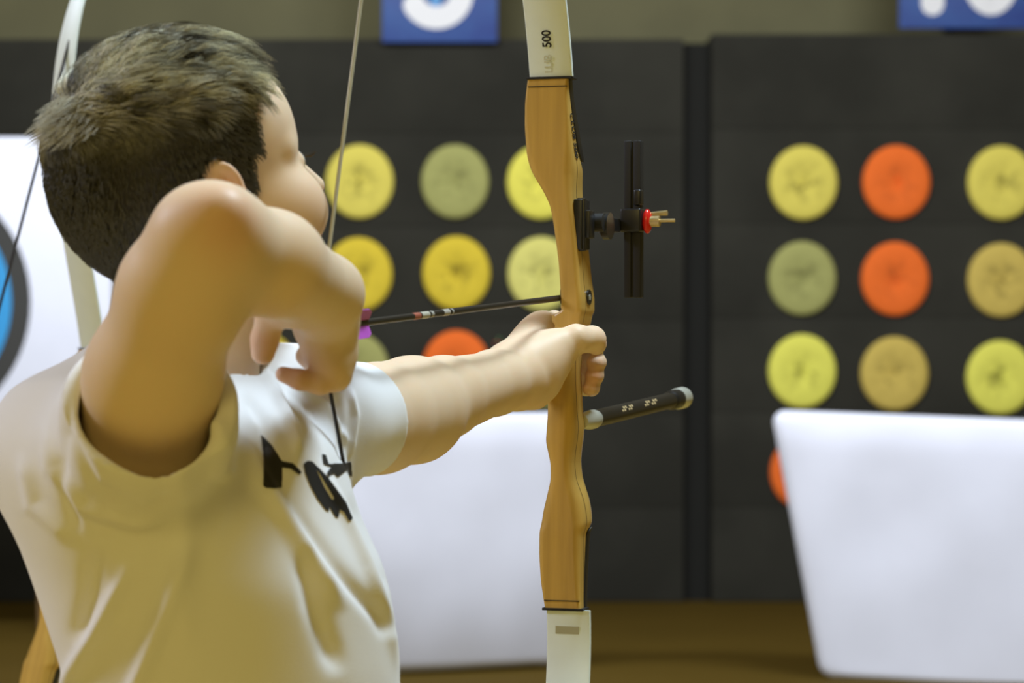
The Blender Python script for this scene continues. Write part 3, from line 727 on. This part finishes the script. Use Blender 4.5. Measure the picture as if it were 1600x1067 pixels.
# eyes, lashes, brows
M_eye = mat('eye_white', (.75, .72, .68), .15); M_iris = mat('iris', (.06, .04, .02), .1)
for s_ in (-1, 1):
    e = MB().sphere(H(.0750, s_ * .030, -.009), .0110).build('eyeball', M_eye, boy)
    c_ = H(.0755, s_ * .030, -.009) + (F1 * .97 + R0 * s_ * .0) * .0072
    MB().sphere(c_, .0052, 12).build('iris', M_iris, e)
M_lash = mat('lash', (.05, .035, .02), .6)
for s_ in (-1, 1):
    lash = MB()
    for i in range(16):
        t = i / 15; a_ = math.radians(-50 + 100 * t)
        base = H(.0755, s_ * .030, -.007) + F1 * .0122 * math.cos(a_) + R0 * s_ * .0122 * math.sin(a_)
        dr = F1 * math.cos(a_) + R0 * s_ * math.sin(a_)
        lash.tube([base, base + dr * .005 - U0 * .001, base + dr * .009 + U0 * .0015], [.0004, .0003, .00008], 4)
    lash.build('eyelashes', M_lash, boy)

# ---- hair: short cap plus strands
rng = np.random.default_rng(7)
Lc = (V - HC) @ HB.T            # local f, r, u
def hair_mask(P):
    f, r, u = P[:, 0], P[:, 1], P[:, 2]; ar = np.abs(r)
    # hairline in front as function of height
    lim = np.interp(u, [-.12, -.06, -.030, -.012, .0, .012, .030, .050, .066, .085, .12], [-.055, -.036, -.024, -.018, .002, .034, .034, .038, .046, .052, .06])
    lim = lim - .0 * ar
    nape = np.interp(f, [-.1, -.04, .0], [-.088, -.080, -.02])
    m = np.minimum((lim - f) / .006, (u - nape) / .008)
    # sideburn
    sb_ = np.minimum.reduce([(f - .005) / .004, (.022 - f) / .004, (u + .020) / .006, (.03 - u) / .004, (ar - .045) / .004]); m = np.maximum(m, sb_)
    return np.clip(m, -1, 1)
near = np.linalg.norm(Lc * np.array([1, 1, .9]), axis=1) < .16
arm_excl = V[:, 1] < 2.20 
hm = hair_mask(Lc); hm[~near | arm_excl] = -1
# not on ears
for s_ in (-1, 1):
    ec = np.array([-.013, s_ * .080, -.009]); d_ = np.linalg.norm((Lc - ec) / np.array([.018, .015, .026]), axis=1); hm[d_ < 1] = -1
sel = hm > 0
qs = Q[sel[Q].all(1)]; uid = np.unique(qs); mp_ = -np.ones(len(V), int); mp_[uid] = np.arange(len(uid))
th = np.clip(hm[uid], 0, 1) * (.0018 + .004 * np.clip((Lc[uid, 2] - .02) / .05, 0, 1))
capV = V[uid] + NB[uid] * th[:, None]; capQ = mp_[qs]
HV = [capV]; HQ = [capQ]; tone = [np.full(len(capV), .35)]
# strands
areaw = np.ones(len(uid)); 
n_str = 22000
ridx = rng.choice(len(uid), n_str, p=areaw / areaw.sum())
CROWN = np.array([-.070, .010, .085])
def flow(l, s1):
    """growth direction in head frame"""
    d = l - CROWN; d = d / (np.linalg.norm(d) + 1e-6)
    top = np.clip((l[2] + .10 * l[0] - .030) / .035, 0, 1)
    down = np.array([-.25, 0, -1.0]) if l[0] < .0 else np.array([.15, 0, -1.0])
    fw = np.array([1.0, .22, -.1])
    v = d * .5 + fw * top * .9 + down * (1 - top) * .9
    nz = noise.noise(Vector((l[0] * 38, l[1] * 38, l[2] * 38))); nz2 = noise.noise(Vector((l[0] * 38 + 9, l[1] * 38, l[2] * 38 + 5)))
    v = v + np.array([0, nz * .9, nz2 * .8]) * (.4 + .8 * top)
    return v / np.linalg.norm(v)
def strand(root, nrm, l, length, lift, segs=5, rad=.00042, dirv=None, tn=.5):
    d = (HB.T @ (flow(l, 0) if dirv is None else dirv)); d = d - nrm * (d @ nrm); d /= np.linalg.norm(d) + 1e-9
    P = [root.copy()]; p = root.copy(); n = nrm
    base = root.copy()
    for i in range(1, segs + 1):
        t = i / segs; base = base + d * length / segs
        hit = bvh.find_nearest(Vector(base), .05)
        if hit[0] is not None:
            q = np.array(hit[0]); n2 = np.array(hit[1])
            if n2 @ n > .2: n = n2
            base = q; d = d - n * (d @ n); d /= np.linalg.norm(d) + 1e-9
        P.append(base + n * (lift * math.sin(min(1, t * 1.15) * math.pi * .62) + .0026 * min(1, t * 2.5)))
    return P
SVs = []; SQs = []; ST = []; off = 0
def emit(P, rad, tn):
    global off
    P = np.array(P); n = len(P); T = np.gradient(P, axis=0); T /= np.linalg.norm(T, axis=1)[:, None] + 1e-9
    a = np.cross(T, [0.3, .5, .8]); a /= np.linalg.norm(a, axis=1)[:, None] + 1e-9; b = np.cross(T, a)
    rr = rad * np.linspace(1, .25, n)[:, None]
    vs = np.stack([P + a * rr, P + (-a * .5 + b * .87) * rr, P + (-a * .5 - b * .87) * rr], 1).reshape(-1, 3)
    i = np.arange(n - 1)[:, None] * 3; k_ = np.arange(3)[None]; k2 = (np.arange(3)[None] + 1) % 3
    q = np.stack([i + k_, i + k2, i + 3 + k2, i + 3 + k_], -1).reshape(-1, 4) + off
    SVs.append(vs); SQs.append(q); ST.append(np.full(len(vs), tn)); off += len(vs)
# clump guides on the top of the head
for c_ in range(n_str):
    j = uid[ridx[c_]]; l = Lc[j]; nrm = NB[j]
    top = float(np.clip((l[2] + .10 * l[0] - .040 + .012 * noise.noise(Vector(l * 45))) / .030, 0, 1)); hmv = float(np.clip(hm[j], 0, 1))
    ln = (.007 + .020 * top) * rng.uniform(.7, 1.25) * (.5 + .5 * hmv)
    lift = (.0035 + .0085 * top) * rng.uniform(.6, 1.1) * (.3 + .7 * hmv)
    # clumping: quantised noise cell gives shared direction and tone
    cell = noise.cell_vector(Vector(l * (130 + 0 * top)))
    dv = flow(l, 0) + (np.array(cell) - .5) * (.35 + .35 * top); dv /= np.linalg.norm(dv)
    tn = .08 + top * (.48 + .6 * noise.noise(Vector(l * 80)) + (cell[0] - .5) * .7)  # overhead light put into the colour: pale on top, near black at the sides
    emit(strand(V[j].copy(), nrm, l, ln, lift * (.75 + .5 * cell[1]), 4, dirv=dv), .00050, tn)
# tuft standing out at the back of the crown, and the front forelock
cr = np.where(sel)[0]; Lcr = Lc[cr]
tuft = cr[np.linalg.norm((Lcr - np.array([-.082, .010, .070])) / np.array([.022, .035, .020]), axis=1) < 1]
for c_ in range(700):
    j = rng.choice(tuft); n = NB[j]; ln = rng.uniform(.012, .024); sw = HB.T @ np.array([-.3, rng.uniform(-.3, .3), -.55])
    P = [V[j] + n * (ln * t) + sw * ln * t * t * 1.1 for t in np.linspace(0, 1, 5)]
    emit(P, .0005, .45 + .25 * rng.random())
fl = cr[(Lcr[:, 0] > .030) & (Lcr[:, 2] > .055) & (hm[cr] > 0)]
for c_ in range(1300):
    j = rng.choice(fl); n = NB[j]; ln = rng.uniform(.014, .026); sw = HB.T @ np.array([.75, .25, -.15]); sw = sw - n * (sw @ n)
    P = [V[j] + n * (ln * .55 * math.sin(t * 1.9)) + sw * ln * t for t in np.linspace(0, 1, 6)]
    emit(P, .0005, .3 + .5 * rng.random())
sv = np.concatenate(SVs); sq = np.concatenate(SQs) + len(capV); st = np.concatenate(ST)
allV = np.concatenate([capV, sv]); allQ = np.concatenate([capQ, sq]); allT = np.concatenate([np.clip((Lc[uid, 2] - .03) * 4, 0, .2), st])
M_hair = bpy.data.materials.new('brown_hair'); M_hair.use_nodes = True; nt = M_hair.node_tree; b_ = nt.nodes['Principled BSDF']
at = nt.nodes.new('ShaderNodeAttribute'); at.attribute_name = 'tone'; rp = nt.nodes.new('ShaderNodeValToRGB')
rp.color_ramp.elements[0].color = (.009, .007, .0035, 1); rp.color_ramp.elements[1].color = (.90, .90, .74, 1)  # pale end stands for highlights, dark end for the shaded sides
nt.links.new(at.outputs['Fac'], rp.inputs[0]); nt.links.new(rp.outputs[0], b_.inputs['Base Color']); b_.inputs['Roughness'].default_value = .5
b_.inputs['Specular IOR Level'].default_value = .5
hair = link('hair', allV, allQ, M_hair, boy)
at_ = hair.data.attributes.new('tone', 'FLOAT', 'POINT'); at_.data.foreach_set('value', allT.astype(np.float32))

# ---- t-shirt
A_ = np.array([.447, .894])
C = SDF((-.46, 2.05, .70), (-.02, 2.68, 1.20), .0022)
zs = [.70, .80, .877, .9625, 1.014, 1.060, 1.088, 1.108, 1.125]
cx_ = [-.222, -.221, -.2215, -.2390, -.2605, -.272, -.272, -.268, -.262]
aa = [.150, .150, .152, .158, .160, .152, .135, .100, .055]
bb = [.120, .122, .125, .135, .130, .128, .112, .090, .055]
C.column(zs, cx_, [2.36] * 9, aa, bb, A_, k=.01)
C.cone(pt(95, 705, 2.33), pt(190, 690, 2.27), .052, .060, k=.035)          # back of the shoulder
C.cone(pt(180, 585, 2.38), pt(110, 680, 2.34), .030, .050, k=.04)
RC = pt(232, 640, 2.165); RN = np.array([.10, -.80, .60])
C.cone(pt(210, 720, 2.27), pt(232, 655, 2.19), .060, .061, k=.03)
C.cone(pt(232, 655, 2.19), pt(240, 600, 2.14), .061, .061, k=.02)
C.cone(pt(420, 640, 2.42), pt(500, 655, 2.46), .045, .047, k=.04)
C.cone(pt(500, 659, 2.46), pt(600, 655, 2.57), .047, .052, k=.03)          # left sleeve
C.cone(pt(330, 585, 2.37), pt(470, 610, 2.44), .022, .028, k=.04)
# sleeve and neck openings
C.cut(RC, RN, k=.003, lo=(-.46, 2.05, 1.03), hi=(-.17, 2.22, 1.2))
LC_ = pt(560, 658, 2.53); LN = np.array([.52, .84, .05])
C.cut(LC_, LN, k=.003, lo=(-.17, 2.42, 1.0), hi=(0, 2.68, 1.2))
C.cone(pt(222, 705, 2.24), pt(238, 595, 2.12), .0505, .0515, k=.003, mode='sub')
C.cone(pt(238, 706, 2.20), pt(242, 640, 2.11), .034, .036, k=.008, mode='sub')
C.cone(pt(530, 662, 2.50), pt(610, 650, 2.60), .0465, .0500, k=.003, mode='sub')
NK0 = np.array([-.262, 2.36, 1.06]); NK1 = np.array([-.235, 2.37, 1.18])
C.cone((-.260, 2.36, 1.10), (-.245, 2.365, 1.19), .053, .062, k=.006, mode='sub')
TV, TQ = C.mesh(); TV, TQ = keep_largest(TV, TQ); TV = smooth_mesh(TV, TQ, 4); TQ = fit_normals(TV, TQ); TN = vnormals(TV, TQ)
px_ = 800 + FP * TV[:, 0] / TV[:, 1]; py_ = 533.5 - FP * (TV[:, 2] - CAMZ) / TV[:, 1]
disp = np.zeros(len(TV))
def ridge(P, wd, hgt, w2=None):
    """fold along a polyline; wd = half width in px, hgt in m"""
    global disp
    best = np.full(len(TV), 1e9); tt = np.zeros(len(TV)); P = np.array(P, float); n = len(P) - 1
    for i in range(n):
        a = P[i]; b = P[i + 1]; d = b - a; L2 = d @ d
        t = np.clip(((px_ - a[0]) * d[0] + (py_ - a[1]) * d[1]) / L2, 0, 1)
        dd = np.hypot(px_ - a[0] - t * d[0], py_ - a[1] - t * d[1]); m = dd < best; best[m] = dd[m]; tt[m] = (i + t[m]) / n
    fade = np.clip(tt / .25, 0, 1) * np.clip((1 - tt) / .2, 0, 1); fade = fade * fade * (3 - 2 * fade)
    face = np.clip(-TN[:, 1] + .45, 0, 1)
    disp = disp + 1.25 * hgt * np.exp(-(best / wd) ** 2) * fade * face
ridge([(215, 860), (165, 960), (105, 1067), (80, 1110)], 13, .0055)
ridge([(300, 830), (265, 940), (215, 1067), (200, 1110)], 16, .0060)
ridge([(150, 850), (140, 930), (118, 1010)], 14, -.004)
ridge([(280, 700), (290, 860), (285, 1030)], 22, .0030)
ridge([(60, 640), (80, 730), (130, 790), (210, 812), (290, 795)], 12, .0045)
ridge([(105, 590), (108, 680), (150, 760), (225, 795), (300, 760)], 9, -.0028)
ridge([(30, 700), (50, 790), (120, 850)], 12, .0035)
ridge([(95, 640), (100, 760), (125, 840)], 9, -.0028)
ridge([(330, 640), (350, 700), (345, 760)], 14, .005)
ridge([(350, 640), (400, 740), (480, 860), (545, 960)], 15, .006)
ridge([(430, 760), (520, 880), (590, 960), (612, 1000)], 11, -.004)
ridge([(480, 700), (530, 790), (575, 880), (605, 960), (625, 1067)], 8, .0060)
ridge([(540, 770), (580, 850), (612, 930)], 9, -.0035)
ridge([(470, 850), (490, 940), (530, 1060)], 16, -.005)
ridge([(400, 560), (430, 610), (455, 670), (465, 720)], 8, .006)
ridge([(425, 560), (500, 630), (545, 700)], 7, .0045)
ridge([(380, 610), (410, 660), (420, 720)], 10, -.003)
ridge([(545, 600), (555, 650), (545, 720)], 5, .003)
ridge([(525, 610), (530, 660), (530, 730)], 5, -.003)
# fine wander
nzv = np.array([noise.noise(Vector((v[0] * 14, v[1] * 14, v[2] * 9))) for v in TV[::1]]) * .0025
TV = TV + TN * (disp + nzv)[:, None]; TV = smooth_mesh(TV, TQ, 2)
M_shirt = mat('white_cotton', (.82, .83, .85), .85, spec=.15, sheen=.2, bump=.12, bump_scale=900)
shirt = link('t_shirt', TV, TQ, M_shirt, boy)
# hems: thin stitched rims are part of the cloth; lettering printed on the chest
sb_bvh = BVHTree.FromPolygons([tuple(v) for v in TV], [tuple(int(i) for i in q) for q in TQ])
def z6(X, Y): return (300 + X * .375, 500 + Y * .375)
shapes = [[(285, 478), (330, 520), (372, 588), (420, 598), (455, 635), (445, 645), (410, 620), (375, 615), (372, 698), (345, 702), (310, 700), (296, 690), (297, 600), (292, 530)],
          [(462, 600), (478, 587), (500, 590), (560, 650), (640, 760), (668, 828), (652, 838), (632, 800), (615, 790), (608, 822), (596, 822), (580, 795), (570, 775), (568, 798), (555, 792), (520, 745), (490, 690), (470, 640)],
          [(540, 560), (555, 562), (568, 600), (630, 597), (660, 590), (665, 652), (655, 650), (645, 625), (625, 640), (605, 655), (590, 640), (565, 655), (560, 635), (580, 612), (545, 602)]]
holes = [[(516, 625), (528, 637), (590, 740), (588, 750), (578, 745), (548, 695)]]
def inpoly(x, y, P):
    c = False; n = len(P)
    for i in range(n):
        x1, y1 = P[i]; x2, y2 = P[(i + 1) % n]
        if (y1 > y) != (y2 > y) and x < (x2 - x1) * (y - y1) / (y2 - y1) + x1: c = not c
    return c
camv = Vector((0, 0, CAMZ)); g_ = 2.0
for shp in shapes:
    xs = [p[0] for p in shp]; ys = [p[1] for p in shp]; vm = {}; vv = []; ff = []
    def gv(i, j):
        if (i, j) in vm: return vm[(i, j)]
        q = z6(i * g_, j * g_); d = (Vector(pt(q[0], q[1], 2.4)) - camv).normalized(); hit = sb_bvh.ray_cast(camv, d)
        if hit[0] is None: vm[(i, j)] = None; return None
        nn = hit[1]; 
        if nn.dot(d) > 0: nn = -nn
        vv.append(tuple(hit[0] + nn * .0007)); vm[(i, j)] = len(vv) - 1; return vm[(i, j)]
    for i in range(int(min(xs) / g_), int(max(xs) / g_) + 1):
        for j in range(int(min(ys) / g_), int(max(ys) / g_) + 1):
            cxp, cyp = (i + .5) * g_, (j + .5) * g_
            if inpoly(cxp, cyp, shp) and not any(inpoly(cxp, cyp, hh_) for hh_ in holes):
                q = [gv(i, j), gv(i + 1, j), gv(i + 1, j + 1), gv(i, j + 1)]
                if None not in q:
                    e = [np.array(vv[a]) for a in q]
                    if max(np.linalg.norm(e[a] - e[a - 1]) for a in range(4)) < .012: ff.append(q)
    if ff: 
        so = link('lettering', vv, ff, M_ink, shirt, world=False)
        inv = FR[boy.name].inverted(); so.data.transform(inv)

# ---- trousers and shoes (below the frame, so the boy stands on the floor)
T = SDF((-.5, 2.1, .05), (.05, 2.65, .84), .006)
for sg_, (hx, hy), (fx, fy) in ((1, (-.265, 2.29), (-.31, 2.24)), (-1, (-.185, 2.43), (-.15, 2.50))):
    T.cone((hx, hy, .72), (hx * .6 + fx * .4, hy * .6 + fy * .4, .42), .085, .062, k=.03)
    T.cone((hx * .6 + fx * .4, hy * .6 + fy * .4, .42), (fx, fy, .10), .062, .052, k=.03)
T.cone((-.25, 2.31, .76), (-.20, 2.41, .76), .095, .095, k=.04)
PV, PQ = T.mesh(); PQ = fit_normals(PV, PQ)
link('trousers', PV, PQ, mat('navy_trousers', (.02, .025, .045), .8), boy)
for fx, fy in ((-.31, 2.24), (-.15, 2.50)):
    Sx = SDF((fx - .2, fy - .2, -.01), (fx + .25, fy + .2, .16), .004)
    Sx.cone((fx - .03, fy + .01, .04), (fx + .12, fy - .05, .035), .042, .038, k=.02); Sx.cone((fx, fy, .05), (fx, fy, .12), .045, .042, k=.02)
    Sx.cut((0, 0, 0.004), (0, 0, -1)); v_, q_ = Sx.mesh(); q_ = fit_normals(v_, q_); link('shoe', v_, q_, M_black, boy)
for o in list(bpy.data.objects):
    if '_fr' in o: del o['_fr']
